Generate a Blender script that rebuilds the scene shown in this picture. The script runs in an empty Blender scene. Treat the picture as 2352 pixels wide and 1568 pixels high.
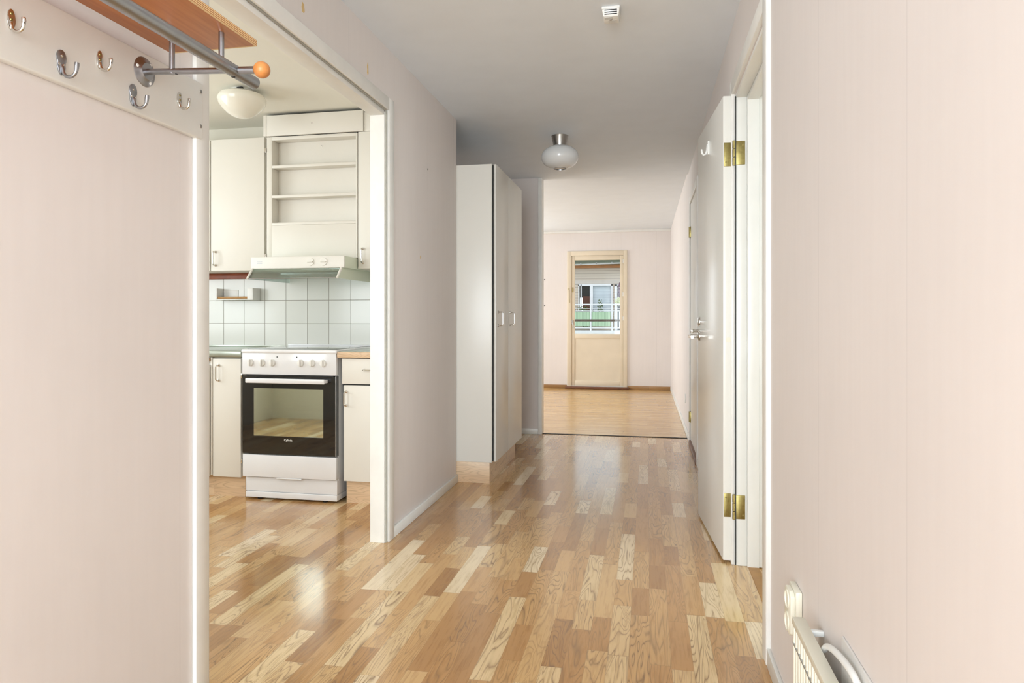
import bpy, bmesh, math, random
from mathutils import Vector, Matrix
C = bpy.context.scene.collection
PI = math.pi
random.seed(7)

# ------------------------------------------------------------------ camera, world, lights, exposure
sc = bpy.context.scene
cam = bpy.data.cameras.new('camera'); cam.sensor_width = 36.0; cam.lens = 24.0
cam.shift_y = -0.02253; cam.clip_start = 0.02; cam.clip_end = 200
camo = bpy.data.objects.new('camera', cam); C.objects.link(camo)
camo.location = (0, 0, 1.08); camo.rotation_euler = (PI/2, 0, math.radians(11.2))
sc.camera = camo
sc.view_settings.view_transform = 'Standard'; sc.view_settings.look = 'None'
sc.view_settings.gamma = 1.0; sc.view_settings.use_curve_mapping = False
sc.view_settings.exposure = 0.46

W = bpy.data.worlds.new('overcast_sky'); sc.world = W; W.use_nodes = True
bg = W.node_tree.nodes['Background']; bg.inputs[0].default_value = (0.90, 0.95, 1.0, 1); bg.inputs[1].default_value = 1.2

def area(name, loc, rot, sx, sy, power, col=(1, 1, 1)):
    l = bpy.data.lights.new(name, 'AREA'); l.shape = 'RECTANGLE'; l.size = sx; l.size_y = sy
    l.energy = power; l.color = col
    o = bpy.data.objects.new(name, l); C.objects.link(o); o.location = loc; o.rotation_euler = rot
    return o
# daylight lamps just inside modelled window openings, all out of view
area('added_fill_entry', (-0.42, -2.56, 1.22), (PI/2, 0, 0), 1.35, 1.9, 104, (0.84, 0.93, 1.0))  # added fill for the near hall walls and ceiling
area('daylight_kitchen_side', (-3.93, 2.55, 1.55), (PI/2, 0, -PI/2), 1.5, 1.2, 16, (0.90, 0.96, 1.0))
area('daylight_kitchen_near', (-3.0, 0.68, 1.55), (PI/2, 0, 0), 1.3, 1.2, 17, (0.90, 0.96, 1.0))
area('daylight_living', (-4.36, 8.5, 1.4), (PI/2, 0, -PI/2), 2.6, 1.7, 66, (0.87, 0.94, 1.0))
area('daylight_living_far', (-3.0, 10.47, 1.45), (PI/2, 0, PI), 1.8, 1.3, 22, (0.87, 0.94, 1.0))
area('added_fill_side_room', (2.93, 1.9, 1.5), (PI/2, 0, PI/2), 1.6, 1.3, 24, (0.88, 0.96, 1.0))  # added fill, lights the left hall wall through the doorway

# ------------------------------------------------------------------ materials
def lin(r, g, b):
    f = lambda c: ((c/255.0)/12.92 if c/255.0 <= 0.04045 else (((c/255.0)+0.055)/1.055)**2.4)
    return (f(r), f(g), f(b), 1.0)

class NT:
    def __init__(s, name):
        s.m = bpy.data.materials.new(name); s.m.use_nodes = True
        s.t = s.m.node_tree; s.b = s.t.nodes['Principled BSDF']; s.out = s.t.nodes['Material Output']
    def n(s, typ, **kw):
        x = s.t.nodes.new(typ)
        for k, v in kw.items(): setattr(x, k, v)
        return x
    def l(s, a, b): s.t.links.new(a, b)
    def setin(s, sock, v):
        if isinstance(v, bpy.types.NodeSocket): s.l(v, sock)
        else: sock.default_value = v
    def math(s, op, a, b=0.0, c=0.0):
        x = s.n('ShaderNodeMath', operation=op)
        for i, v in enumerate((a, b, c)): s.setin(x.inputs[i], v)
        return x.outputs[0]
    def xyz(s):
        tc = s.n('ShaderNodeTexCoord'); sp = s.n('ShaderNodeSeparateXYZ'); s.l(tc.outputs['Object'], sp.inputs[0])
        return tc.outputs['Object'], sp.outputs[0], sp.outputs[1], sp.outputs[2]
    def comb(s, x, y, z):
        c = s.n('ShaderNodeCombineXYZ')
        for i, v in enumerate((x, y, z)): s.setin(c.inputs[i], v)
        return c.outputs[0]
    def noise(s, vec, scale, detail=2.0, dist=0.0, rough=0.5):
        x = s.n('ShaderNodeTexNoise'); s.l(vec, x.inputs['Vector'])
        x.inputs['Scale'].default_value = scale; x.inputs['Detail'].default_value = detail
        x.inputs['Distortion'].default_value = dist; x.inputs['Roughness'].default_value = rough
        return x.outputs[0]
    def white(s, vec):
        x = s.n('ShaderNodeTexWhiteNoise', noise_dimensions='3D'); s.l(vec, x.inputs['Vector']); return x
    def ramp(s, fac, stops, interp='LINEAR'):
        r = s.n('ShaderNodeValToRGB'); r.color_ramp.interpolation = interp
        e = r.color_ramp.elements
        while len(e) < len(stops): e.new(0.5)
        for i, (p, c) in enumerate(stops): e[i].position = p; e[i].color = c
        s.l(fac, r.inputs[0]); return r.outputs[0]
    def mix(s, fac, a, b, blend='MIX'):
        x = s.n('ShaderNodeMix', data_type='RGBA', blend_type=blend)
        s.setin(x.inputs[0], fac); s.setin(x.inputs[6], a); s.setin(x.inputs[7], b)
        return x.outputs[2]
    def bump(s, h, strength=0.1, dist=0.001):
        x = s.n('ShaderNodeBump'); x.inputs['Strength'].default_value = strength; x.inputs['Distance'].default_value = dist
        s.l(h, x.inputs['Height']); s.l(x.outputs[0], s.b.inputs['Normal'])
    def set(s, **kw):
        names = dict(col='Base Color', rough='Roughness', metal='Metallic', spec='Specular IOR Level', coat='Coat Weight', coatr='Coat Roughness')
        for k, v in kw.items(): s.setin(s.b.inputs[names[k]], v)
        return s

def plain(name, rgb, rough=0.5, metal=0.0, var=0.03, scale=6.0, coat=0.0, spec=0.5, bump=0.0, bscale=300):
    m = NT(name); v, x, y, z = m.xyz()
    c = lin(*rgb); n = m.noise(v, scale, 3)
    lo = tuple(k*(1-var) for k in c[:3]) + (1,); hi = tuple(min(1, k*(1+var)) for k in c[:3]) + (1,)
    m.set(col=m.ramp(n, [(0.3, lo), (0.7, hi)]), rough=rough, metal=metal, coat=coat, spec=spec)
    if bump: m.bump(m.noise(v, bscale, 2), bump, 0.0006)
    return m.m

def wallpaper(name, rgb, seam_axis=1, off=0.0, rough=0.55):
    m = NT(name); v, x, y, z = m.xyz(); c = lin(*rgb)
    k = (x, y)[seam_axis]
    blot = m.noise(v, 1.6, 4)
    fine = m.noise(m.comb(m.math('MULTIPLY', x, 40), m.math('MULTIPLY', y, 40), m.math('MULTIPLY', z, 3)), 1.0, 3)
    base = m.ramp(blot, [(0.3, tuple(q*0.965 for q in c[:3])+(1,)), (0.7, tuple(min(1, q*1.02) for q in c[:3])+(1,))])
    base = m.mix(0.035, base, m.ramp(fine, [(0.35, tuple(q*0.8 for q in c[:3])+(1,)), (0.65, (0.95, 0.92, 0.9, 1))]))
    fr = m.math('FRACT', m.math('DIVIDE', m.math('ADD', k, 20+off), 0.53))
    seam = m.math('LESS_THAN', fr, 0.004)
    seam = m.math('MULTIPLY', seam, m.math('MULTIPLY', m.noise(v, 3.0, 2), 0.45))
    base = m.mix(seam, base, tuple(q*0.45 for q in c[:3])+(1,))
    m.set(col=base, rough=rough, spec=0.35); m.bump(m.noise(v, 220, 3), 0.12, 0.0006)
    return m.m

def planks(name, across, along, w=0.065, L=0.34, stops=None, rough=0.26, contrast=1.0, grain=1.0):
    """strip floor: rows of width w, staves of about L, each with its own tone and grain"""
    m = NT(name); v, x, y, z = m.xyz()
    ax = dict(x=x, y=y, z=z)
    A = ax[across]; B = ax[along] if along in ax else m.math('ADD', x, y)
    u = m.math('DIVIDE', m.math('ADD', A, 50.0), w); row = m.math('FLOOR', u)
    r1 = m.white(m.comb(row, 3.1, 7.7)).outputs[0]
    vb = m.math('ADD', m.math('DIVIDE', m.math('ADD', B, 50.0), L), m.math('MULTIPLY', r1, 13.0))
    vb = m.math('ADD', vb, m.math('MULTIPLY', m.math('SINE', m.math('ADD', m.math('MULTIPLY', vb, 2.3), m.math('MULTIPLY', r1, 40.0))), 0.28))
    cell = m.math('FLOOR', vb)
    wn = m.white(m.comb(row, cell, 1.3)); rnd = wn.outputs[0]
    sp = m.n('ShaderNodeSeparateColor'); m.l(wn.outputs[1], sp.inputs[0])
    r2, r3 = sp.outputs[1], sp.outputs[2]
    tone = m.ramp(rnd, stops)
    # fine pores along the stave
    gv = m.comb(m.math('ADD', m.math('MULTIPLY', A, 85), m.math('MULTIPLY', r2, 60)), m.math('MULTIPLY', B, 7), m.math('MULTIPLY', r3, 30))
    g1 = m.noise(gv, 1.0, 5, 0.6, 0.6)
    # flame grain: contour lines of a stretched noise, different in every stave
    fv = m.comb(m.math('ADD', m.math('MULTIPLY', A, 15), m.math('MULTIPLY', r2, 90)), m.math('ADD', m.math('MULTIPLY', B, 1.9), m.math('MULTIPLY', r3, 70)), rnd)
    f1 = m.noise(fv, 1.0, 1.4, 0.9, 0.45)
    ln = m.math('ABSOLUTE', m.math('SINE', m.math('MULTIPLY', f1, 42.0)))
    ln = m.math('POWER', m.math('SUBTRACT', 1.0, ln), 2.6)
    ln = m.math('MULTIPLY', ln, m.math('MULTIPLY', m.math('GREATER_THAN', r2, 0.22), m.math('ADD', 0.5, m.math('MULTIPLY', r3, 0.9))))
    ln = m.math('MULTIPLY', ln, g1)
    k = m.ramp(g1, [(0.33, (0.60, 0.50, 0.38, 1)), (0.52, (1, 1, 1, 1)), (0.75, (1.0, 1.0, 1.0, 1))])
    col = m.mix(0.50*grain, tone, k, 'MULTIPLY')
    col = m.mix(m.math('MULTIPLY', ln, 1.5*grain), col, (0.27, 0.15, 0.065, 1))
    # knots
    kn = m.n('ShaderNodeTexVoronoi'); m.l(m.comb(m.math('MULTIPLY', A, 9), m.math('MULTIPLY', B, 4), m.math('MULTIPLY', rnd, 9)), kn.inputs['Vector']); kn.inputs['Scale'].default_value = 1.0
    knm = m.math('MULTIPLY', m.math('LESS_THAN', kn.outputs[0], 0.055), m.math('GREATER_THAN', rnd, 0.55))
    col = m.mix(m.math('MULTIPLY', knm, 0.6*grain), col, (0.20, 0.11, 0.05, 1))
    # joints
    fu = m.math('FRACT', u); fb = m.math('FRACT', vb)
    j = m.math('MAXIMUM', m.math('LESS_THAN', fu, 0.018), m.math('LESS_THAN', fb, 0.005))
    col = m.mix(m.math('MULTIPLY', j, 0.38), col, (0.22, 0.12, 0.05, 1))
    rr = m.math('ADD', rough, m.math('MULTIPLY', g1, 0.08))
    m.set(col=col, rough=rr, spec=0.5, coat=0.35 if rough < 0.3 else 0.0, coatr=0.12)
    m.bump(m.math('SUBTRACT', g1, j), 0.06, 0.0006)
    return m.m

def glass(name, tint=(1, 1, 1, 1), refl=0.12, rough=0.02):
    m = NT(name); t = m.n('ShaderNodeBsdfTransparent'); t.inputs[0].default_value = tint
    g = m.n('ShaderNodeBsdfGlossy'); g.inputs['Roughness'].default_value = rough
    lw = m.n('ShaderNodeLayerWeight'); lw.inputs[0].default_value = 0.25
    f = m.math('ADD', refl*0.5, m.math('MULTIPLY', lw.outputs['Fresnel'], refl*3))
    x = m.n('ShaderNodeMixShader'); m.l(f, x.inputs[0]); m.l(t.outputs[0], x.inputs[1]); m.l(g.outputs[0], x.inputs[2])
    m.l(x.outputs[0], m.out.inputs[0]); return m.m

oak = [(0.0, lin(174, 128, 78)), (0.25, lin(192, 145, 91)), (0.5, lin(206, 162, 106)), (0.8, lin(215, 176, 122)), (0.93, lin(230, 202, 155)), (1.0, lin(238, 217, 182))]
oak_y = [(0.0, lin(190, 146, 84)), (0.5, lin(206, 163, 100)), (1.0, lin(222, 184, 122))]
pale = [(0.0, lin(224, 192, 156)), (0.5, lin(234, 207, 172)), (1.0, lin(240, 217, 186))]
MT = {}
MT['floor'] = planks('oak_strip_laminate', 'x', 'y', 0.0665, 0.40, oak, 0.17)
MT['floor_liv'] = planks('oak_fine_parquet', 'y', 'x', 0.032, 0.42, oak_y, 0.22, grain=0.55)
MT['plinth'] = planks('oak_plinth_laminate', 'z', 'xy', 0.067, 0.9, pale, 0.35, grain=0.45)
MT['bbwood'] = planks('oak_skirting', 'z', 'xy', 0.3, 2.5, [(0.0, lin(158, 118, 72)), (1.0, lin(176, 136, 86))], 0.35, grain=0.6)
MT['wallL'] = wallpaper('pale_pink_wallpaper', (231, 223, 218), 1, 0.10)
MT['wallX'] = wallpaper('pale_pink_wallpaper_cross', (231, 223, 218), 0, 0.0)
MT['ceil'] = plain('white_ceiling_paint', (234, 240, 246), 0.6, var=0.015, bump=0.1, bscale=160)
MT['ceilk'] = plain('cream_ceiling_paint', (240, 237, 225), 0.6, var=0.015, bump=0.1, bscale=160)
MT['kwall'] = plain('cream_wall_paint', (230, 226, 212), 0.6, var=0.02)
MT['white'] = plain('white_gloss_paint', (238, 238, 233), 0.32, var=0.02, scale=9, bump=0.04, bscale=90)
MT['trim'] = plain('white_trim_paint', (238, 236, 230), 0.35, var=0.03, scale=12, bump=0.05, bscale=120)
MT['cab'] = plain('cream_cabinet_paint', (232, 228, 218), 0.42, var=0.012, scale=3, bump=0.03, bscale=200)
MT['ward'] = plain('cream_wardrobe_foil', (234, 231, 222), 0.30, var=0.012, scale=3, bump=0.03, bscale=120)
MT['door'] = plain('white_door_lacquer', (236, 234, 227), 0.28, var=0.015, scale=3, bump=0.02, bscale=70)
MT['groove'] = plain('grey_groove_shade', (176, 174, 164), 0.5)
MT['beige'] = plain('beige_door_paint', (224, 210, 186), 0.45, var=0.03, scale=5)
MT['enamel'] = plain('white_enamel', (240, 241, 243), 0.18, var=0.01, coat=0.4)
MT['plastic'] = plain('white_plastic', (240, 240, 236), 0.35, var=0.01)
MT['cream_plastic'] = plain('cream_plastic', (238, 234, 216), 0.35, var=0.01)
MT['green_plastic'] = plain('yellowed_green_plastic', (214, 221, 200), 0.35, var=0.02)
MT['hood'] = plain('hood_white', (236, 234, 226), 0.35, var=0.01)
MT['satin'] = plain('satin_steel', (168, 170, 174), 0.34, 1.0, var=0.05, scale=40)
MT['chrome'] = plain('polished_chrome', (215, 212, 206), 0.10, 1.0, var=0.02)
MT['steel'] = plain('brushed_steel', (178, 176, 172), 0.30, 1.0, var=0.06, scale=60)
MT['brass'] = plain('aged_brass', (158, 144, 92), 0.36, 1.0, var=0.15, scale=60)
MT['sink'] = plain('stainless_worktop', (176, 182, 172), 0.28, 0.85, var=0.05, scale=20)
MT['dark'] = plain('dark_gap', (42, 42, 40), 0.7, var=0.1)
MT['black'] = plain('black_oven_glass', (16, 18, 22), 0.05, var=0.05, coat=0.6)
MT['blackp'] = plain('black_plastic', (24, 25, 27), 0.45, var=0.1)
MT['ceramic'] = plain('ceramic_hob', (120, 128, 124), 0.08, var=0.04, coat=0.5)
MT['opal'] = plain('opal_glass', (236, 237, 236), 0.22, var=0.01, coat=0.3)
MT['opalk'] = plain('cream_opal_glass', (244, 241, 228), 0.18, var=0.01, coat=0.4)
MT['redwood'] = plain('red_brown_wood', (140, 68, 30), 0.4, var=0.18, scale=22)
MT['rod'] = plain('brown_wood_rod', (176, 128, 64), 0.45, var=0.12, scale=22)
MT['threshold'] = plain('dark_wood_threshold', (112, 70, 44), 0.45, var=0.2, scale=14)
MT['liner'] = plain('oven_liner', (126, 138, 124), 0.3, var=0.08)
MT['white_stain'] = plain('dried_glue', (216, 186, 130), 0.6, var=0.08, scale=60)
MT['grout_mark'] = plain('pale_wall_patch', (236, 234, 230), 0.5, var=0.02)
MT['glass'] = glass('clear_pane', (0.97, 0.985, 0.98, 1), 0.02)
MT['hoodglass'] = glass('green_tinted_glass', (0.84, 0.91, 0.88, 1), 0.16, 0.08)
MT['siding_frame'] = plain('white_window_frame', (236, 236, 240), 0.4)
MT['orange'] = plain('orange_fascia', (190, 126, 74), 0.6, var=0.1)
MT['awning'] = plain('green_grey_canvas', (122, 128, 114), 0.8, var=0.1, scale=18)
MT['handrail'] = plain('weathered_handrail', (96, 84, 74), 0.8, var=0.2, scale=30)
MT['leaf'] = plain('green_leaves', (92, 112, 66), 0.6, var=0.4, scale=8)
MT['leafp'] = plain('purple_leaves', (110, 72, 96), 0.6, var=0.4, scale=8)
MT['leafl'] = plain('pale_flowering_leaves', (214, 220, 160), 0.6, var=0.2, scale=8)
MT['brickred'] = plain('red_brown_wall', (128, 72, 58), 0.7, var=0.12, scale=3)
MT['blind'] = plain('white_blind', (222, 226, 236), 0.5, var=0.03)

def mk_ovenpane():
    m = NT('oven_window_glass'); t = m.n('ShaderNodeBsdfTransparent'); t.inputs[0].default_value = (0.75, 0.85, 0.78, 1)
    g = m.n('ShaderNodeBsdfGlossy'); g.inputs['Roughness'].default_value = 0.03; g.inputs[0].default_value = (0.84, 0.93, 0.86, 1)
    x = m.n('ShaderNodeMixShader'); x.inputs[0].default_value = 0.72
    m.l(t.outputs[0], x.inputs[1]); m.l(g.outputs[0], x.inputs[2]); m.l(x.outputs[0], m.out.inputs[0]); return m.m
MT['ovenpane'] = mk_ovenpane()

def mk_tiles():
    m = NT('white_square_tiles'); v, x, y, z = m.xyz()
    fu = m.math('FRACT', m.math('DIVIDE', m.math('ADD', x, 2.873+0.1567*20+0.0012), 0.1567))
    fz = m.math('FRACT', m.math('DIVIDE', m.math('ADD', z, -1.044+0.1575*10+0.0012), 0.1575))
    g = m.math('MAXIMUM', m.math('LESS_THAN', fu, 0.024), m.math('LESS_THAN', fz, 0.024))
    cell = m.white(m.comb(m.math('FLOOR', m.math('DIVIDE', m.math('ADD', x, 2.873+0.1567*20), 0.1567)), 2.0, m.math('FLOOR', m.math('DIVIDE', m.math('ADD', z, -1.044+0.1575*10), 0.1575)))).outputs[0]
    c = m.ramp(cell, [(0, lin(226, 228, 222)), (1, lin(234, 236, 231))])
    m.set(col=m.mix(g, c, lin(150, 148, 136)), rough=m.math('ADD', 0.14, m.math('MULTIPLY', g, 0.6)))
    m.bump(m.math('ADD', m.math('MULTIPLY', m.math('SUBTRACT', 1.0, g), 1.0), m.math('MULTIPLY', m.noise(v, 12, 2), 0.4)), 0.25, 0.001)
    return m.m
MT['tiles'] = mk_tiles()

def mk_lines(name, rgb, dark, axis, pitch, frac=0.12, rough=0.6):
    m = NT(name); v, x, y, z = m.xyz(); k = dict(x=x, y=y, z=z)[axis]
    fr = m.math('FRACT', m.math('DIVIDE', m.math('ADD', k, 50.0), pitch))
    g = m.math('LESS_THAN', fr, frac)
    n = m.noise(v, 3, 3)
    c = m.mix(m.math('MULTIPLY', n, 0.12), lin(*rgb), lin(*dark))
    m.set(col=m.mix(g, c, lin(*dark)), rough=rough); m.bump(fr, 0.3, 0.01); return m.m
MT['siding'] = mk_lines('beige_horizontal_siding', (214, 200, 186), (160, 146, 134), 'z', 0.105, 0.14)
MT['greencorr'] = mk_lines('pale_green_corrugated', (190, 216, 186), (158, 186, 156), 'x', 0.055, 0.4)
MT['blindl'] = mk_lines('white_blind_slats', (224, 228, 238), (196, 202, 216), 'z', 0.06, 0.2)

def mk_shelf_wood():
    m = NT('cherry_brown_veneer'); v, x, y, z = m.xyz()
    n = m.noise(m.comb(m.math('MULTIPLY', x, 60), m.math('MULTIPLY', y, 4), m.math('MULTIPLY', z, 60)), 1.0, 5, 0.4)
    m.set(col=m.ramp(n, [(0.3, lin(186, 112, 52)), (0.7, lin(208, 136, 74))]), rough=0.38); return m.m
MT['veneer'] = mk_shelf_wood()
MT['ball'] = plain('turned_beech', (206, 136, 74), 0.35, var=0.12, scale=40)
def mk_ply():
    m = NT('plywood_layers'); v, x, y, z = m.xyz()
    fr = m.math('FRACT', m.math('DIVIDE', m.math('ADD', z, 10), 0.0044))
    m.set(col=m.mix(m.math('LESS_THAN', fr, 0.42), lin(236, 204, 150), lin(170, 104, 52)), rough=0.5); return m.m
MT['ply'] = mk_ply()
def mk_gauze():
    m = NT('detector_grille'); v, x, y, z = m.xyz()
    a = m.math('LESS_THAN', m.math('FRACT', m.math('MULTIPLY', m.math('ADD', x, 9), 400)), 0.4)
    b = m.math('LESS_THAN', m.math('FRACT', m.math('MULTIPLY', m.math('ADD', y, 9), 400)), 0.4)
    m.set(col=m.mix(m.math('MULTIPLY', a, b), lin(226, 226, 222), lin(120, 120, 118)), rough=0.5); return m.m
MT['gauze'] = mk_gauze()

# ------------------------------------------------------------------ mesh helpers
class MB:
    """collects shapes (world coordinates unless the thing is built round its own origin)"""
    def __init__(s): s.bm = bmesh.new()
    def merge(s, t, M=None):
        if M is not None: bmesh.ops.transform(t, matrix=M, verts=t.verts)
        me = bpy.data.meshes.new('tmp'); t.to_mesh(me); t.free(); s.bm.from_mesh(me); bpy.data.meshes.remove(me); return s
    def box(s, x0, x1, y0, y1, z0, z1, bev=0.0, seg=2, M=None):
        t = bmesh.new(); r = bmesh.ops.create_cube(t, size=1.0)
        for v in t.verts: v.co = Vector((x0+(v.co.x+.5)*(x1-x0), y0+(v.co.y+.5)*(y1-y0), z0+(v.co.z+.5)*(z1-z0)))
        if bev > 0:
            b = min(bev, 0.45*min(abs(x1-x0), abs(y1-y0), abs(z1-z0)))
            bmesh.ops.bevel(t, geom=list(t.edges), offset=b, segments=seg, profile=0.5, affect='EDGES')
        return s.merge(t, M)
    def poly(s, pts, vec, bev=0.0):
        """prism: closed outline pts (3-D) pushed along vec"""
        t = bmesh.new(); vec = Vector(vec)
        a = [t.verts.new(Vector(p)) for p in pts]; b = [t.verts.new(Vector(p)+vec) for p in pts]
        t.faces.new(a); t.faces.new(list(reversed(b))); n = len(a)
        for i in range(n): t.faces.new((a[i], b[i], b[(i+1) % n], a[(i+1) % n]))
        bmesh.ops.recalc_face_normals(t, faces=t.faces)
        if bev: bmesh.ops.bevel(t, geom=list(t.edges), offset=bev, segments=2, profile=0.5, affect='EDGES')
        return s.merge(t)
    def tube(s, pts, r, seg=16, cap=True):
        """round tube along pts; r a number or list of radii"""
        t = bmesh.new(); pts = [Vector(p) for p in pts]; n = len(pts)
        rs = r if isinstance(r, (list, tuple)) else [r]*n
        rings = []; up = None
        for i, p in enumerate(pts):
            d = (pts[min(i+1, n-1)]-pts[max(i-1, 0)]).normalized()
            if up is None:
                up = Vector((0, 0, 1)) if abs(d.z) < 0.9 else Vector((1, 0, 0))
            up = (up - d*up.dot(d)).normalized(); sd = d.cross(up)
            rings.append([t.verts.new(p+(up*math.cos(2*PI*k/seg)+sd*math.sin(2*PI*k/seg))*rs[i]) for k in range(seg)])
        for i in range(n-1):
            for k in range(seg): t.faces.new((rings[i][k], rings[i][(k+1) % seg], rings[i+1][(k+1) % seg], rings[i+1][k]))
        if cap: t.faces.new(list(reversed(rings[0]))); t.faces.new(rings[-1])
        bmesh.ops.recalc_face_normals(t, faces=t.faces)
        return s.merge(t)
    def lathe(s, prof, c=(0, 0, 0), axis='z', seg=48, sy=1.0):
        """prof: (radius, height) pairs; turned round axis through c"""
        t = bmesh.new(); rings = []
        def P(r, h, a):
            u, v = r*math.cos(a), r*math.sin(a)*sy
            q = {'z': (u, v, h), 'x': (h, u, v), 'y': (u, h, v)}[axis]
            return Vector(q)+Vector(c)
        for r, h in prof:
            rings.append([t.verts.new(P(0, h, 0))] if r < 1e-6 else [t.verts.new(P(r, h, 2*PI*k/seg)) for k in range(seg)])
        for a, b in zip(rings, rings[1:]):
            for k in range(seg):
                k2 = (k+1) % seg
                if len(a) == 1 and len(b) == 1: continue
                if len(a) == 1: t.faces.new((a[0], b[k], b[k2]))
                elif len(b) == 1: t.faces.new((a[k], a[k2], b[0]))
                else: t.faces.new((a[k], a[k2], b[k2], b[k]))
        bmesh.ops.recalc_face_normals(t, faces=t.faces)
        return s.merge(t)
    def build(s, name, mat, parent=None, off=None, smooth=True):
        me = bpy.data.meshes.new(name)
        if off is None and parent is not None: off = wloc(parent)
        if off is not None: bmesh.ops.translate(s.bm, vec=-Vector(off), verts=s.bm.verts)
        s.bm.to_mesh(me); s.bm.free(); me.materials.append(MT[mat] if isinstance(mat, str) else mat)
        if smooth:
            me.shade_smooth(); 
            try: me.set_sharp_from_angle(angle=math.radians(32))
            except Exception: pass
        o = bpy.data.objects.new(name, me); C.objects.link(o)
        if parent is not None: o.parent = parent
        return o

def wloc(o):
    v = Vector((0, 0, 0))
    while o is not None: v += o.location; o = o.parent
    return v
def tag(o, label, cat, group=None, kind=None):
    o['label'] = label; o['category'] = cat
    if group: o['group'] = group
    if kind: o['kind'] = kind
    return o
def thing(name, label, cat, loc, group=None, kind=None):
    o = bpy.data.objects.new(name, None); C.objects.link(o); o.location = loc; o.empty_display_size = 0.05
    return tag(o, label, cat, group, kind)
def struct(name, mb, mat, label, cat):
    o = mb.build(name, mat); return tag(o, label, cat, None, 'structure')
def copy_tree(o, parent=None):
    c = o.copy(); C.objects.link(c); c.parent = parent
    for ch in list(o.children): copy_tree(ch, c)
    return c

# ------------------------------------------------------------------ the room
XL, XR, HC, HL = -1.235, 0.376, 2.39, 2.43
def xr(y): return XR - 0.0033*max(0.0, y-3.2)

struct('floor', MB().box(-4.0, 0.43, -2.6, 6.325, -0.10, 0.0), 'floor', 'oak strip laminate floor running down the hallway and into the kitchen', 'floor')
struct('floor_living_room', MB().box(-4.4, 0.50, 6.345, 10.55, -0.10, -0.002), 'floor_liv', 'fine yellow oak parquet floor of the room at the end of the hallway', 'floor')
struct('floor_side_room', MB().box(0.475, 3.0, 0.6, 3.35, -0.10, -0.004), MT['floor_liv'], 'sliver of wooden floor inside the side room past the open door', 'floor')
struct('trim_1', MB().box(-4.4, 0.43, 6.322, 6.348, -0.02, 0.004, 0.002), 'dark', 'dark threshold strip between hallway floor and far room floor', 'threshold')
struct('trim_2', MB().box(0.43, 0.475, 2.335, 3.12, -0.05, 0.003, 0.002), 'rod', 'narrow wooden floor strip in the doorway of the open white door', 'threshold')
struct('ceiling', MB().box(-1.235, 0.49, -2.6, 4.33, HC, HC+0.1).box(-1.68, 0.49, 4.33, 6.40, HC, HC+0.1), 'ceil', 'plain white ceiling over the hallway', 'ceiling')
struct('ceiling_living_room', MB().box(-4.4, 0.49, 6.40, 10.60, HL, HL+0.1), 'ceil', 'white ceiling of the far room with the balcony door', 'ceiling')
struct('ceiling_kitchen', MB().box(-4.1, -1.235, 0.6, 4.33, HC, HC+0.1), 'ceilk', 'cream ceiling above the kitchen', 'ceiling')
struct('ceiling_side_room', MB().box(0.49, 3.1, 0.5, 3.4, HC, HC+0.1), 'ceil', 'ceiling of the side room past the open door', 'ceiling')

# hall / kitchen partition with the wide opening
wl = MB()
wl.box(XL-0.075, XL, -2.6, 1.735, 0, HC)
wl.box(XL-0.075, XL, 3.115, 4.25, 0, HC)
wl.box(XL-0.075, XL, 1.735, 3.115, 2.085, HC)
wl.box(-1.68, XL, 4.25, 4.345, 0, HC)
struct('wall_left', wl, 'wallL', 'pale pink papered wall left of the hallway with the wide kitchen opening', 'wall')
struct('wall_left_recess', MB().box(-1.68, -1.60, 4.33, 6.30, 0, HC), 'wallL', 'wall of the recess behind the tall wardrobe', 'wall')
struct('wall_stub', MB().box(-4.4, -0.98, 6.30, 6.40, 0, HL), 'wallX', 'short greyish pink wall past the wardrobe facing the hallway', 'wall')
# right wall, with two door openings (a prism per stretch: the wall runs very slightly askew)
def rw(mb, y0, y1, z0, z1):
    mb.poly([(xr(y0), y0, z0), (xr(y1), y1, z0), (0.49, y1, z0), (0.49, y0, z0)], (0, 0, z1-z0))
wr = MB()
rw(wr, -2.6, 2.32, 0, HC); rw(wr, 2.32, 3.13, 2.06, HC); rw(wr, 3.13, 5.21, 0, HC)
rw(wr, 5.21, 6.03, 2.08, HC); rw(wr, 6.03, 6.40, 0, HC); rw(wr, 6.40, 10.60, 0, HL)
struct('wall_right', wr, 'wallL', 'long pale pink papered wall along the right of the hallway', 'wall')
# far wall with balcony door opening and a window further left
wf = MB()
wf.box(-4.5, -3.9, 10.53, 10.75, 0, HL).box(-3.9, -2.1, 10.53, 10.75, 0, 0.8).box(-3.9, -2.1, 10.53, 10.75, 2.1, HL)
wf.box(-2.1, -1.17, 10.53, 10.75, 0, HL).box(-1.17, -0.34, 10.53, 10.75, 2.06, HL).box(-0.34, 0.49, 10.53, 10.75, 0, HL)
wf.box(-1.17, -0.34, 10.53, 10.75, -0.1, 0.0)
struct('wall_far', wf, 'wallX', 'pale pink end wall around the glazed balcony door', 'wall')
wv = MB()
wv.box(-4.5, -4.4, 6.3, 7.2, 0, HL).box(-4.5, -4.4, 9.8, 10.6, 0, HL).box(-4.5, -4.4, 7.2, 9.8, 0, 0.55).box(-4.5, -4.4, 7.2, 9.8, 2.25, HL)
struct('wall_living_left', wv, 'wallL', 'left wall of the far room with its big window', 'wall')
wn = MB()
wn.box(-1.31, -1.1, -2.7, -2.6, 0, HC).box(0.26, 0.49, -2.7, -2.6, 0, HC).box(-1.1, 0.26, -2.7, -2.6, 2.2, HC).box(-1.1, 0.26, -2.7, -2.6, 0, 0.22)
struct('wall_entry', wn, 'wallX', 'unseen wall with added glazing at the near end of the hallway', 'wall')
wk = MB()
wk.box(-4.1, -1.68, 4.25, 4.33, 0, HC)
struct('wall_kitchen_far', wk, 'kwall', 'cream kitchen wall behind cooker and cabinets', 'wall')
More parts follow.
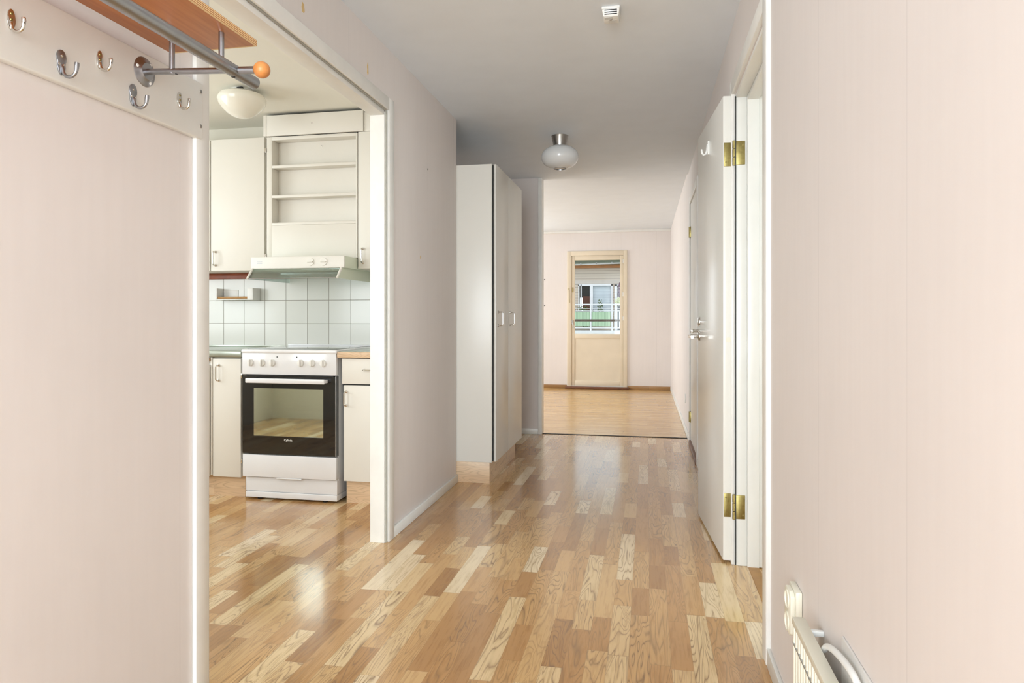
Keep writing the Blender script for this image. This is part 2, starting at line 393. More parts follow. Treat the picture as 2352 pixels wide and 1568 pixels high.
wk = MB()
wk.box(-4.1, -4.0, 0.6, 1.8, 0, HC).box(-4.1, -4.0, 3.3, 4.33, 0, HC).box(-4.1, -4.0, 1.8, 3.3, 0, 0.95).box(-4.1, -4.0, 1.8, 3.3, 2.15, HC)
struct('wall_kitchen_left', wk, 'kwall', 'kitchen side wall with window', 'wall')
wk = MB()
wk.box(-4.0, -3.65, 0.5, 0.6, 0, HC).box(-2.35, -1.31, 0.5, 0.6, 0, HC).box(-3.65, -2.35, 0.5, 0.6, 0, 0.95).box(-3.65, -2.35, 0.5, 0.6, 2.15, HC)
struct('wall_kitchen_near', wk, 'kwall', 'near wall of the kitchen with window', 'wall')
wk = MB()
wk.box(0.49, 3.1, 3.35, 3.45, 0, HC).box(0.49, 3.1, 0.5, 0.6, 0, HC).box(3.0, 3.1, 0.6, 1.1, 0, HC).box(3.0, 3.1, 2.7, 3.35, 0, HC)
wk.box(3.0, 3.1, 1.1, 2.7, 0, 0.85).box(3.0, 3.1, 1.1, 2.7, 2.15, HC)
struct('wall_side_room', wk, 'kwall', 'walls of the side room past the open door', 'wall')
def window(n, x0, x1, y0, y1, z0, z1, label):
    f = MB(); d = 0.05
    if x1-x0 > y1-y0:
        f.box(x0, x1, y0, y1, z0, z0+d).box(x0, x1, y0, y1, z1-d, z1).box(x0, x0+d, y0, y1, z0+d, z1-d).box(x1-d, x1, y0, y1, z0+d, z1-d)
        g = MB().box(x0+d, x1-d, (y0+y1)/2-.003, (y0+y1)/2+.003, z0+d, z1-d)
    else:
        f.box(x0, x1, y0, y1, z0, z0+d).box(x0, x1, y0, y1, z1-d, z1).box(x0, x1, y0, y0+d, z0+d, z1-d).box(x0, x1, y1-d, y1, z0+d, z1-d)
        g = MB().box((x0+x1)/2-.003, (x0+x1)/2+.003, y0+d, y1-d, z0+d, z1-d)
    r = tag(f.build('window_%d' % n, 'trim'), label, 'window', None, 'structure'); g.build('pane', 'glass', r)
window(1, -4.08, -4.02, 1.8, 3.3, 0.95, 2.15, 'kitchen side window')
window(2, -3.65, -2.35, 0.52, 0.58, 0.95, 2.15, 'kitchen window facing the cooker')
window(3, -4.48, -4.42, 7.2, 9.8, 0.55, 2.25, 'large window left in the far room')
window(4, -3.9, -2.1, 10.58, 10.64, 0.8, 2.1, 'window beside the balcony door')
window(5, 3.02, 3.08, 1.1, 2.7, 0.85, 2.15, 'unseen window of the side room, added for its fill lamp')
window(6, -1.1, 0.26, -2.68, -2.62, 0.22, 2.2, 'unseen glazing added for the fill lamp at the near end of the hallway')

# trims
t = MB()   # casing of kitchen opening: hall-side architrave, jamb lining, head lining
t.box(XL, XL+0.014, 3.120, 3.184, 0, 2.146, 0.003).box(XL, XL+0.014, 1.680, 1.738, 0, 2.146, 0.003).box(XL, XL+0.014, 1.738, 3.120, 2.085, 2.146, 0.003)
t.box(-1.312, XL-0.004, 3.098, 3.116, 0, 2.075, 0.002)
t.box(-1.312, XL+0.001, 1.732, 1.742, 0, 2.075, 0.001)
t.box(-1.312, XL-0.004, 1.742, 3.098, 2.058, 2.086, 0.002)
struct('trim_3', t, 'trim', 'white casing round the wide kitchen opening', 'door frame')
struct('trim_4', MB().box(XL-0.003, XL+0.003, 3.106, 3.119, 0, 2.08).box(XL-0.003, XL+0.003, 1.742, 3.10, 2.080, 2.084), 'groove', 'grey strip painted as the shadow groove along the kitchen opening casing', 'door frame')  # grey colour gives the shade of the groove
t = MB(); t.box(-0.998, -0.962, 6.285, 6.41, 0, HC, 0.003)
struct('trim_5', t, 'trim', 'slim white corner post at the end of the short wall', 'door frame')
t = MB(); t.box(-4.4, xr(10.5), 10.512, 10.53, HL-0.035, HL, 0.003)
struct('trim_6', t, 'trim', 'white ceiling moulding over the balcony door wall', 'moulding')
def skirt(mb): return mb
sk = MB(); sk.box(XL, XL+0.013, 3.184, 4.351, 0, 0.052, 0.003).box(XL-0.05, XL+0.013, 4.345, 4.351, 0, 0.052, 0.003)
struct('baseboard_left', sk, 'white', 'white skirting board at the foot of the wall by the kitchen opening', 'skirting board')
sk = MB(); sk.box(-1.60, -0.998, 6.286, 6.30, 0, 0.05, 0.003)
struct('baseboard_stub', sk, 'white', 'white skirting under the short wall past the wardrobe', 'skirting board')
def rsk(mb, y0, y1):
    mb.poly([(xr(y0)-0.012, y0, 0), (xr(y1)-0.012, y1, 0), (xr(y1), y1, 0), (xr(y0), y0, 0)], (0, 0, 0.055), 0.002)
sk = MB(); rsk(sk, -2.6, 2.236); rsk(sk, 3.19, 5.15); rsk(sk, 6.12, 6.32); rsk(sk, 6.35, 10.50)
struct('baseboard_right', sk, 'white', 'white skirting board along the right hallway wall', 'skirting board')
sk = MB(); sk.box(-4.4, -1.22, 10.514, 10.53, 0, 0.055, 0.003).box(-0.29, 0.35, 10.514, 10.53, 0, 0.055, 0.003)
struct('baseboard_far', sk, 'bbwood', 'brown wooden skirting on both sides of the balcony door', 'skirting board')
struct('trim_7', MB().box(-3.10, -1.32, 4.243, 4.25, 0.86, 1.455), 'tiles', 'white square wall tiles behind the cooker', 'wall tiles')

# small holes and glue stains on the walls
def hole(label, loc, n, r=0.006):
    ax = 'x' if abs(n[0]) > 0 else 'y'
    m = MB(); s = n[0]+n[1]
    m.lathe([(0, 0.0), (r, 0.0), (r, 0.0012*s), (r*0.5, 0.0016*s), (0, 0.0016*s)], loc, ax, 12)
    tag(m.build('wall_plug', 'blackp', None, off=loc), label, 'wall plug', 'wall plugs left in the walls').location = loc
hole('small dark plug hole, upper of two left of the balcony door', (-1.567, 10.53, 1.684), (0, -1), 0.009)
hole('small dark plug hole, lower of two left of the balcony door', (-1.567, 10.53, 1.283), (0, -1), 0.009)
hole('dark plug hole high on the wall between kitchen opening and wardrobe', (XL, 3.75, 1.935), (1, 0), 0.006)
def stain(y, z, w, h, label):
    m = MB(); pts = []
    for i in range(14):
        a = 2*PI*i/14; k = 0.7+0.5*random.random()
        pts.append((XL, y+w*k*math.cos(a), z+h*k*math.sin(a)))
    m.poly(pts, (0.0012, 0, 0)); tag(m.build('paint_patch', 'white_stain'), label, 'wall stain', 'ochre scrapes on the wallpaper')
stain(2.30, 2.215, 0.012, 0.022, 'torn ochre patch over the kitchen opening, nearest the camera')
stain(2.89, 2.20, 0.008, 0.03, 'ochre scrape over the far end of the kitchen opening')
stain(3.62, 1.42, 0.008, 0.010, 'tiny ochre scrape half-way up the wall right of the kitchen opening')

# ------------------------------------------------------------------ balcony door (end wall)
d = thing('door_1', 'beige balcony door with tall glass pane in the end wall', 'door', (-0.76, 10.50, 0), None, 'structure')
f = MB(); f.box(-1.213, -1.150, 10.505, 10.53, 0.02, 2.115, 0.004).box(-0.356, -0.296, 10.505, 10.53, 0.02, 2.115, 0.004).box(-1.150, -0.356, 10.505, 10.53, 2.045, 2.115, 0.004)
f.box(-1.172, -1.156, 10.53, 10.60, 0.02, 2.05, 0.002).box(-0.352, -0.338, 10.53, 10.60, 0.02, 2.05, 0.002)
f.build('door_frame', 'beige', d)
l = MB(); y0, y1 = 10.522, 10.575
l.box(-1.150, -1.098, y0, y1, 0.045, 2.040, 0.003).box(-0.407, -0.357, y0, y1, 0.045, 2.040, 0.003)
l.box(-1.098, -0.407, y0, y1, 1.975, 2.040, 0.003).box(-1.098, -0.407, y0, y1, 0.772, 0.842, 0.003).box(-1.098, -0.407, y0, y1, 0.045, 0.12, 0.003)
l.box(-1.100, -0.405, y0+0.012, y1-0.01, 0.12, 0.772)
leaf = l.build('door_leaf', 'beige', d)
MB().box(-1.1555, -1.1495, 10.524, 10.53, 0.045, 2.040).build('shadow_gap', 'threshold', leaf)
MB().box(-1.100, -0.405, 10.545, 10.553, 0.842, 1.975).build('pane', 'glass', leaf)
h = MB(); h.box(-1.140, -1.120, 10.500, 10.522, 0.98, 1.06, 0.004); h.tube([(-1.130, 10.50, 1.03), (-1.130, 10.478, 1.02), (-1.108, 10.472, 0.93)], 0.007)
h.build('door_handle', 'steel', d)
MB().box(-1.135, -1.118, 10.51, 10.5225, 1.49, 1.56, 0.003).build('latch', 'brass', d)
MB().box(-1.19, -1.18, 10.496, 10.506, 1.52, 1.55, 0.003).build('latch', 'brass', d)
MB().tube([(-1.18, 10.50, 1.52), (-1.176, 10.498, 1.40), (-1.172, 10.50, 1.32)], 0.0025).build('hook_stay', 'brass', d)
MB().box(-1.24, -0.27, 10.47, 10.53, 0, 0.035, 0.004).build('threshold', 'threshold', d)
for z in (1.95, 1.45, 1.08): MB().tube([(-0.358, 10.514, z-0.03), (-0.358, 10.514, z+0.03)], 0.006).build('hinge', 'steel', d)

# ------------------------------------------------------------------ closed door far on the right wall
d = thing('door_2', 'closed white door in the right wall beyond the open one', 'door', (0.37, 5.62, 0), None, 'structure')
f = MB(); X = xr(5.6)
f.box(X-0.014, X+0.002, 6.035, 6.11, 0, 2.12, 0.003).box(X-0.014, X+0.002, 5.13, 5.205, 0, 2.12, 0.003).box(X-0.014, X+0.002, 5.205, 6.035, 2.06, 2.12, 0.003)
f.build('door_frame', 'trim', d)
MB().box(X-0.004, X+0.036, 5.22, 5.995, 0.045, 2.055, 0.002).build('door_leaf', 'door', d)
MB().box(X+0.01, X+0.10, 5.995, 6.035, 0.0, 2.06).box(X+0.01, X+0.10, 5.205, 5.22, 0.0, 2.06).build('door_jamb', 'steel', d)
MB().box(X-0.02, X+0.10, 5.205, 6.035, 0.0, 0.04, 0.004).build('threshold', 'threshold', d)
for z in (0.243, 1.813):
    MB().box(X-0.010, X+0.002, 5.965, 6.03, z-0.045, z+0.045, 0.002).tube([(X-0.014, 6.0, z-0.045), (X-0.014, 6.0, z+0.045)], 0.007).build('hinge', 'brass', d)

# ------------------------------------------------------------------ open door, right
d = thing('door_3', 'open white flush door folded back against the right wall', 'door', (0.376, 3.13, 0), None, 'structure')
f = MB()
f.box(0.362, 0.380, 3.125, 3.185, 0, 2.125, 0.003).box(0.362, 0.380, 2.236, 2.305, 0, 2.125, 0.003).box(0.362, 0.380, 2.305, 3.125, 2.062, 2.125, 0.003)
f.build('architrave', 'trim', d)
f = MB()
f.box(0.380, 0.427, 3.118, 3.14, 0, 2.065, 0.002).box(0.427, 0.475, 3.100, 3.14, 0, 2.05, 0.002).box(0.475, 0.505, 3.112, 3.14, 0, 2.065, 0.002)
f.box(0.380, 0.427, 2.30, 2.33, 0, 2.065, 0.002).box(0.427, 0.505, 2.30, 2.345, 0, 2.05, 0.002)
f.box(0.380, 0.427, 2.33, 3.118, 2.045, 2.065, 0.002).box(0.427, 0.475, 2.345, 3.10, 2.028, 2.065, 0.002).box(0.475, 0.505, 2.33, 3.112, 2.042, 2.065, 0.002)
f.build('door_jamb', 'white', d)
MB().box(0.377, 0.381, 3.112, 3.124, 0.005, 2.05).build('gap_shade', 'dark', d)  # dark strip painted as the shade in the gap beside the architrave
# leaf: near free edge at P1-P2, runs away from the camera, slightly off the wall
ang = math.atan2(0.056, 0.722); LW, LT = 0.725, 0.039
leaf = MB().box(-LT, 0, 0, LW, 0.012, 2.062, 0.0025).build('door_leaf', 'door', d, off=(0, 0, 0))
leaf.location = (0.368-0.376, 3.143-3.13, 0); leaf.rotation_euler = (0, 0, ang)
def onleaf(mb, name, mat): return mb.build(name, mat, leaf, off=(0, 0, 0))
for z in (0.256, 1.803):
    m = MB(); m.box(-0.036, -0.006, -0.0022, 0.001, z-0.052, z+0.052, 0.006, 3)
    for dz in (-0.034, 0, 0.034): m.lathe([(0, -0.0032), (0.004, -0.0032), (0.004, -0.002)], (-0.027 if dz else -0.016, 0, z+dz), 'y', 10)
    onleaf(m, 'hinge_plate', 'brass')
    m = MB()
    for k in range(3): m.tube([(0.373, 3.118, z-0.054+k*0.037), (0.373, 3.118, z-0.054+k*0.037+0.034)], 0.0075)
    m.box(0.378, 0.419, 3.1155, 3.119, z-0.052, z+0.052, 0.006, 3)
    for dz in (-0.034, 0, 0.034): m.lathe([(0, -0.0012), (0.004, -0.0012), (0.004, 0)], (0.410 if dz else 0.398, 3.1155, z+dz), 'y', 10)
    m.build('hinge', 'brass', d)
hy = LW-0.045
def rosette(z, sgn, x):
    return MB().lathe([(0, 0.008*sgn), (0.018, 0.008*sgn), (0.0255, 0.004*sgn), (0.026, 0)], (x, hy, z), 'x', 28)
onleaf(rosette(1.062, -1, -LT), 'key_rosette', 'chrome'); onleaf(rosette(0.985, -1, -LT), 'handle_rosette', 'chrome')
m = MB(); m.tube([(-LT, hy, 0.985), (-LT-0.038, hy, 0.985), (-LT-0.052, hy-0.012, 0.985), (-LT-0.055, hy-0.05, 0.984), (-LT-0.054, hy-0.115, 0.982)], [0.009, 0.009, 0.0105, 0.010, 0.008])
onleaf(m, 'door_handle', 'chrome')
m = MB(); m.tube([(-LT+0.004, hy+0.01, 1.012), (-LT-0.040, hy+0.01, 1.012)], 0.007); m.box(-LT-0.045, -LT-0.028, hy-0.004, hy+0.02, 1.000, 1.022, 0.004); onleaf(m, 'turn_knob', 'chrome')
onleaf(MB().lathe([(0, -0.0006), (0.012, -0.0006), (0.012, 0.0005)], (-0.016, 0, 0.985), 'y', 24), 'latch_cap', 'cream_plastic')
# adhesive hook on the leaf
hk = thing('adhesive_hook', 'small white J shaped hook stuck high on the open door', 'hook', (0.296, 3.50, 1.92))
m = MB(); m.box(-0.004, 0.006, -0.011, 0.011, -0.032, 0.036, 0.003, 3); m.build('back_plate', 'plastic', hk, off=(0, 0, 0))
m = MB(); m.tube([(-0.004, 0, 0.02), (-0.006, 0, -0.01), (-0.012, 0, -0.028), (-0.022, 0, -0.032), (-0.030, 0, -0.022), (-0.032, 0, -0.004)], [0.004, 0.005, 0.005, 0.005, 0.005, 0.004])
m.build('hook_arm', 'plastic', hk, off=(0, 0, 0)); hk.rotation_euler = (0, 0, ang)

# ------------------------------------------------------------------ kitchen
def handle_v(parent, x, y, z0, z1, name='handle', r=0.0042, out=0.03):
    m = MB(); m.tube([(x, y, z0), (x, y-out*0.8, z0), (x, y-out, z0+0.008), (x, y-out, z1-0.008), (x, y-out*0.8, z1), (x, y, z1)], r, 10)
    for z in (z0, z1): m.lathe([(0.0075, 0), (0.0075, -0.006), (0.004, -0.008)], (x, y, z), 'y', 14)
    return m.build(name, 'chrome', parent)
def handle_h(parent, x0, x1, y, z, name='handle', r=0.0042, out=0.03):
    m = MB(); m.tube([(x0, y, z), (x0, y-out*0.8, z), (x0+0.008, y-out, z), (x1-0.008, y-out, z), (x1, y-out*0.8, z), (x1, y, z)], r, 10)
    for x in (x0, x1): m.lathe([(0.0075, 0), (0.0075, -0.006), (0.004, -0.008)], (x, y, z), 'y', 14)
    return m.build(name, 'chrome', parent)
UF, UB = 3.98, 4.25      # front and back of the wall cabinets
def upper(x0, x1, label, hx):
    c = thing('wall_cabinet', label, 'cabinet', ((x0+x1)/2, 4.24, 1.389), 'tall cream wall cabinets over the worktop')
    MB().box(x0, x1, UF+0.019, UB-0.002, 1.389, 2.237, 0.001).build('body', 'cab', c)
    dr = MB().box(x0+0.002, x1-0.003, UF, UF+0.018, 1.389, 2.240, 0.002).build('door', 'cab', c)
    handle_v(dr, hx, UF, 1.425, 1.512); return c
upper(-3.09, -2.792, 'cream wall cabinet at the left edge of the kitchen view, mostly hidden', -2.825)
c = upper(-2.789, -2.403, 'wide cream wall cabinet left of the open spice shelves', -2.752)
for z in (2.155, 1.478):
    MB().box(-2.399, -2.391, UF-0.004, UF+0.012, z-0.014, z+0.014, 0.002).tube([(-2.398, UF-0.006, z-0.012), (-2.398, UF-0.006, z+0.012)], 0.005, 10).build('hinge', 'chrome', c)
upper(-1.766, -1.322, 'cream wall cabinet right of the spice shelves, next to the opening casing', -1.730)
# open shelf unit
c = thing('spice_shelf_unit', 'cream shelf unit with three shallow open shelves over the extractor hood', 'shelf unit', (-2.08, 4.24, 1.458))
m = MB(); x0, x1 = -2.388, -1.770
m.box(x0, x1, 4.062, UB-0.002, 1.458, 2.237)                       # carcass behind
m.box(x0, -2.353, UF, 4.062, 1.458, 2.237, 0.001).box(-1.780, x1, UF, 4.062, 1.458, 2.237, 0.001)
m.box(-2.353, -1.780, UF, 4.062, 2.217, 2.237, 0.001)
m.build('body', 'cab', c)
MB().box(-2.353, -1.780, UF, UF+0.018, 1.458, 1.672, 0.001).build('lower_panel', 'cab', c)
for z in (1.690, 1.865, 2.056): MB().box(-2.352, -1.781, UF+0.001, 4.061, z-0.017, z, 0.001).build('shelf', 'cab', c)
for p in ((-2.05, 2.185), ): MB().lathe([(0, -0.004), (0.005, -0.003), (0.005, 0)], (p[0], 4.062, p[1]), 'y', 10).build('screw', 'chrome', c)
# fascia above
c = thing('fascia_box', 'cream boxed panel between the spice shelves and kitchen ceiling', 'panel', (-2.07, 4.1, 2.242))
MB().box(-2.405, -2.385, UF-0.012, UB-0.002, 2.242, 2.374, 0.001).build('end_panel', 'cab', c)
MB().box(-2.384, -1.728, UF-0.010, UF+0.008, 2.242, 2.372, 0.001).build('front_panel', 'cab', c)
MB().lathe([(0, -0.001), (0.003, -0.001), (0.003, 0.001)], (-2.07, UF-0.010, 2.31), 'y', 10).build('screw', 'blackp', c)
MB().box(-2.384, -1.728, UF+0.02, UB-0.002, 2.242, 2.360).build('body', 'dark', c)
tag(MB().box(-1.724, -1.322, UF+0.002, UB-0.002, 2.243, 2.36, 0.001).build('filler_panel', 'cab'), 'narrow cream filler panel above the right wall cabinet', 'panel')
# brown batten
tag(MB().box(-3.05, -2.45, 4.218, 4.242, 1.350, 1.3885, 0.002).build('wooden_batten', 'redwood'), 'red brown wooden batten on tiles under the left wall cabinets', 'batten')

# extractor hood
c = thing('extractor_hood', 'slim white extractor hood with pull-out glass visor above cooker', 'extractor hood', (-2.08, 4.2, 1.318))
HX0, HX1, HY = -2.388, -1.772, 3.80
MB().box(HX0, HX1, HY+0.012, 4.242, 1.384, 1.455, 0.003).build('housing', 'green_plastic', c)
MB().box(HX0-0.001, HX1-0.002, HY, HY+0.014, 1.383, 1.456, 0.004, 3).build('front_panel', 'hood', c)
for x in (-1.990, -1.905):
    k = MB().lathe([(0.024, 0), (0.023, -0.006), (0.0, -0.0065)], (x, HY, 1.421), 'y', 28); k.box(x-0.019, x+0.019, HY-0.014, HY-0.005, 1.417, 1.424, 0.003); k.build('knob', 'hood', c)
MB().box(-2.345, -2.31, HY-0.001, HY+0.001, 1.424, 1.427).box(-2.345, -2.31, HY-0.001, HY+0.001, 1.414, 1.417).build('label_lines', 'satin', c)
for x, mt in ((-2.374, 'hoodglass'), (-1.790, 'green_plastic')):
    MB().poly([(x-0.002, 3.742, 1.318), (x-0.002, 4.240, 1.318), (x-0.002, 4.240, 1.384), (x-0.002, 3.80, 1.384)], (0.004, 0, 0)).build('side_panel', mt, c)
    MB().tube([(x, 3.740, 1.319), (x, 3.798, 1.383)], 0.007, 10).build('side_rim', 'hood', c)
MB().poly([(-2.366, 3.748, 1.322), (-1.80, 3.748, 1.322), (-1.80, 3.80, 1.382), (-2.366, 3.80, 1.382)], (0, 0.003, -0.003)).build('glass_visor', 'hoodglass', c)
MB().tube([(-2.37, 3.744, 1.320), (-1.794, 3.744, 1.320)], 0.0035, 8).build('visor_edge', 'satin', c)
MB().box(-2.36, -1.81, 4.10, 4.24, 1.366, 1.384, 0.003).build('filter', 'satin', c)

# small tray holder on the tiles
c = thing('wall_holder', 'small white wall holder with brown rod on tiles left of the cooker', 'holder', (-2.735, 4.242, 1.208))
MB().box(-2.882, -2.60, 4.165, 4.242, 1.205, 1.213, 0.002).build('tray', 'plastic', c)
MB().box(-2.882, -2.872, 4.165, 4.242, 1.213, 1.285, 0.002).build('end_plate', 'plastic', c)
MB().box(-2.87, -2.76, 4.238, 4.2425, 1.213, 1.275, 0.001).build('back_plate', 'plastic', c)
MB().box(-2.635, -2.592, 4.150, 4.242, 1.203, 1.285, 0.004).build('end_block', 'plastic', c)
MB().box(-2.870, -2.637, 4.170, 4.20, 1.2135, 1.228, 0.003).build('rod', 'rod', c)

# base cabinets
FY = 3.70
def base(x0, x1, label, group='cream base cabinets under the worktops'):
    c = thing('base_cabinet', label, 'cabinet', ((x0+x1)/2, 4.0, 0), group)
    MB().box(x0, x1, FY+0.02, 4.24, 0.132, 0.845, 0.001).build('body', 'cab', c)
    return c
c = base(-3.10, -2.594, 'cream base cabinet at the left edge of kitchen view, mostly hidden')
MB().box(-3.10, -2.60, 3.742, 3.76, 0.0, 0.130).build('plinth', 'plinth', c)
dr = MB().box(-3.098, -2.596, FY-0.014, FY+0.004, 0.125, 0.80, 0.002).build('door', 'cab', c); handle_v(dr, -2.628, FY-0.014, 0.705, 0.795)
MB().box(-3.10, -2.596, FY-0.01, FY+0.01, 0.822, 0.842, 0.001).build('wooden_rail', 'rod', c)
c = base(-2.593, -2.387, 'narrow cream base cabinet directly left of the white cooker')
MB().box(-2.60, -2.387, 3.742, 3.76, 0.0, 0.130).build('plinth', 'plinth', c)
MB().box(-2.593, -2.581, FY, FY+0.02, 0.132, 0.845, 0.001).build('filler_post', 'cab', c)
dr = MB().box(-2.577, -2.391, FY, FY+0.018, 0.126, 0.838, 0.002).build('door', 'cab', c); handle_v(dr, -2.538, FY, 0.707, 0.798)
for z in (0.737, 0.225): MB().box(-2.389, -2.380, FY-0.003, FY+0.014, z-0.013, z+0.013, 0.002).build('hinge', 'chrome', c)
c = base(-1.738, -1.322, 'cream base cabinet with drawer right of the cooker')
MB().box(-1.730, -1.322, 3.742, 3.76, 0.0, 0.134).build('plinth', 'plinth', c)
dr = MB().box(-1.740, -1.324, FY, FY+0.018, 0.700, 0.848, 0.002).build('drawer', 'cab', c); handle_h(dr, -1.602, -1.51, FY, 0.783)
dr = MB().box(-1.728, -1.324, FY, FY+0.018, 0.136, 0.692, 0.002).build('door', 'cab', c); handle_v(dr, -1.714, FY, 0.577, 0.655)
MB().box(-1.738, -1.324, FY+0.010, FY+0.02, 0.690, 0.702).build('shadow_gap', 'dark', c)
# worktops
c = thing('worktop', 'stainless steel worktop left of the cooker', 'worktop', (-2.74, 4.0, 0.846))
MB().box(-3.10, -2.379, 3.685, 4.240, 0.848, 0.885, 0.005, 3).build('slab', 'sink', c)
MB().box(-3.10, -2.379, 4.228, 4.2425, 0.885, 0.897, 0.002).build('back_edge', 'sink', c)
c = thing('worktop', 'wood edged worktop right of the cooker', 'worktop', (-1.54, 4.0, 0.85))
MB().box(-1.762, -1.322, 3.681, 4.240, 0.853, 0.886, 0.003).build('slab', 'plinth', c)
MB().box(-1.760, -1.322, 3.700, 4.238, 0.886, 0.889, 0.001).build('top_surface', 'sink', c)

# cooker
k = thing('cooker', 'white freestanding electric cooker with black glass oven door', 'cooker', (-2.07, 3.98, 0))
SX0, SX1 = -2.372, -1.770
b = MB()
b.box(SX0+0.002, SX0+0.05, 3.725, 4.232, 0.13, 0.875).box(SX1-0.05, SX1-0.002, 3.725, 4.232, 0.13, 0.875)
b.box(SX0+0.05, SX1-0.05, 4.20, 4.232, 0.13, 0.875).box(SX0+0.05, SX1-0.05, 3.725, 4.20, 0.13, 0.31).box(SX0+0.05, SX1-0.05, 3.725, 4.20, 0.72, 0.875)
b.box(SX0+0.008, SX1-0.006, 3.712, 4.23, 0.048, 0.132, 0.002)
b.build('body', 'enamel', k)
MB().box(SX0+0.010, SX1-0.004, 3.705, 4.23, 0.012, 0.046, 0.003).build('base_skirt', 'enamel', k)
for x in (SX0+0.09, SX1-0.09):
    MB().tube([(x, 3.735, 0.0), (x, 3.735, 0.014)], 0.016, 14).build('foot', 'blackp', k)
# hob with rounded rim
MB().box(SX0-0.004, SX1+0.008, 3.676, 4.236, 0.874, 0.897, 0.009, 4).build('hob_rim', 'enamel', k)
MB().box(SX0+0.02, SX1-0.015, 3.71, 4.215, 0.8965, 0.8995, 0.001).build('hob_glass', 'ceramic', k)
MB().box(SX0, SX1, 4.215, 4.238, 0.897, 0.906, 0.003).build('back_lip', 'enamel', k)
p = MB().box(SX0, SX1, 3.684, 3.726, 0.748, 0.876, 0.003).build('control_panel', 'enamel', k)
for x in (-2.316, -2.241, -2.174, -1.992, -1.920, -1.850):
    q = MB(); q.lathe([(0.0215, 0), (0.021, -0.004), (0.017, -0.010), (0, -0.0105)], (x, 3.684, 0.817), 'y', 32)
    q.box(x-0.0045, x+0.0045, 3.662, 3.677, 0.798, 0.836, 0.003); q.build('knob', 'plastic', k)
for x in (-2.143, -2.016): MB().lathe([(0, -0.002), (0.0035, -0.0015), (0.0035, 0.001)], (x, 3.684, 0.853), 'y', 12).build('indicator_light', 'blackp', k)
# oven door: black glass frame with window
D = MB(); y0, y1 = 3.688, 3.722
WX0, WX1, WZ0, WZ1 = -2.298, -1.852, 0.384, 0.666
D.box(SX0+0.001, WX0, y0, y1, 0.278, 0.738, 0.0).box(WX1, SX1-0.006, y0, y1, 0.278, 0.738, 0.0)
D.box(WX0, WX1, y0, y1, 0.278, WZ0).box(WX0, WX1, y0, y1, WZ1, 0.738)
door = D.build('oven_door', 'black', k, smooth=False)
MB().box(WX0, WX1, y0+0.001, y0+0.004, WZ0, WZ1).build('oven_window', 'ovenpane', door)
MB().box(SX1-0.006, SX1-0.001, y0, y1, 0.276, 0.742).build('door_edge', 'satin', door)
h = MB(); h.box(-2.325, -1.822, 3.640, 3.656, 0.700, 0.728, 0.005, 3); h.box(-2.325, -2.300, 3.65, 3.69, 0.704, 0.724, 0.003).box(-1.847, -1.822, 3.65, 3.69, 0.704, 0.724, 0.003)
h.build('handle', 'enamel', door)
MB().box(SX0+0.02, SX1-0.02, 3.694, 3.73, 0.7385, 0.748).build('vent_slot', 'blackp', k)
# cavity
cv = MB(); cv.box(WX0-0.02, WX0-0.012, 3.73, 4.19, 0.33, 0.70).box(WX1+0.012, WX1+0.02, 3.73, 4.19, 0.33, 0.70)
cv.box(WX0-0.02, WX1+0.02, 4.18, 4.19, 0.33, 0.70).box(WX0-0.02, WX1+0.02, 3.73, 4.19, 0.325, 0.335).box(WX0-0.02, WX1+0.02, 3.73, 4.19, 0.70, 0.71)
cv.build('oven_cavity', 'liner', k)
rk = MB()
for i in range(15): x = WX0+0.01+i*(WX1-WX0-0.02)/14; rk.tube([(x, 3.75, 0.53), (x, 4.17, 0.53)], 0.002, 6)
for y in (3.75, 3.95, 4.17): rk.tube([(WX0-0.008, y, 0.53), (WX1+0.008, y, 0.53)], 0.003, 6)
rk.build('oven_rack', 'chrome', k)
rk = MB(); rk.box(WX0-0.005, WX1+0.005, 3.76, 4.16, 0.465, 0.47); rk.build('baking_tray', 'satin', k)
for x in (WX0-0.006, WX1+0.006):
    rk = MB()
    for i in range(7): rk.tube([(x, 3.745, 0.40+i*0.04), (x, 4.16, 0.40+i*0.04)], 0.0022, 6)
    rk.build('rack_rail', 'chrome', k)
dw = MB().box(SX0, SX1-0.002, 3.690, 3.724, 0.138, 0.270, 0.003).build('drawer', 'enamel', k)
MB().box(SX0+0.22, SX1-0.22, 3.688, 3.700, 0.131, 0.1375, 0.002).build('grip', 'enamel', dw)
cu = bpy.data.curves.new('lettering', 'FONT'); cu.body = 'Cylinda'; cu.size = 0.0175; cu.extrude = 0.0002; cu.align_x = 'CENTER'; cu.offset = 0.0003
to = bpy.data.objects.new('lettering_source', cu); C.objects.link(to)
dg = bpy.context.evaluated_depsgraph_get(); me = bpy.data.meshes.new_from_object(to.evaluated_get(dg))
bpy.data.objects.remove(to); me.materials.clear(); me.materials.append(MT['plastic'])
for v in me.vertices: v.co = Vector((-2.074+v.co.x, y0-0.0006-v.co.z, 0.357+v.co.y)) - Vector((-2.07, 3.98, 0))
o = bpy.data.objects.new('lettering', me); C.objects.link(o); o.parent = door; o['label'] = 'small white lettering on the black glass'

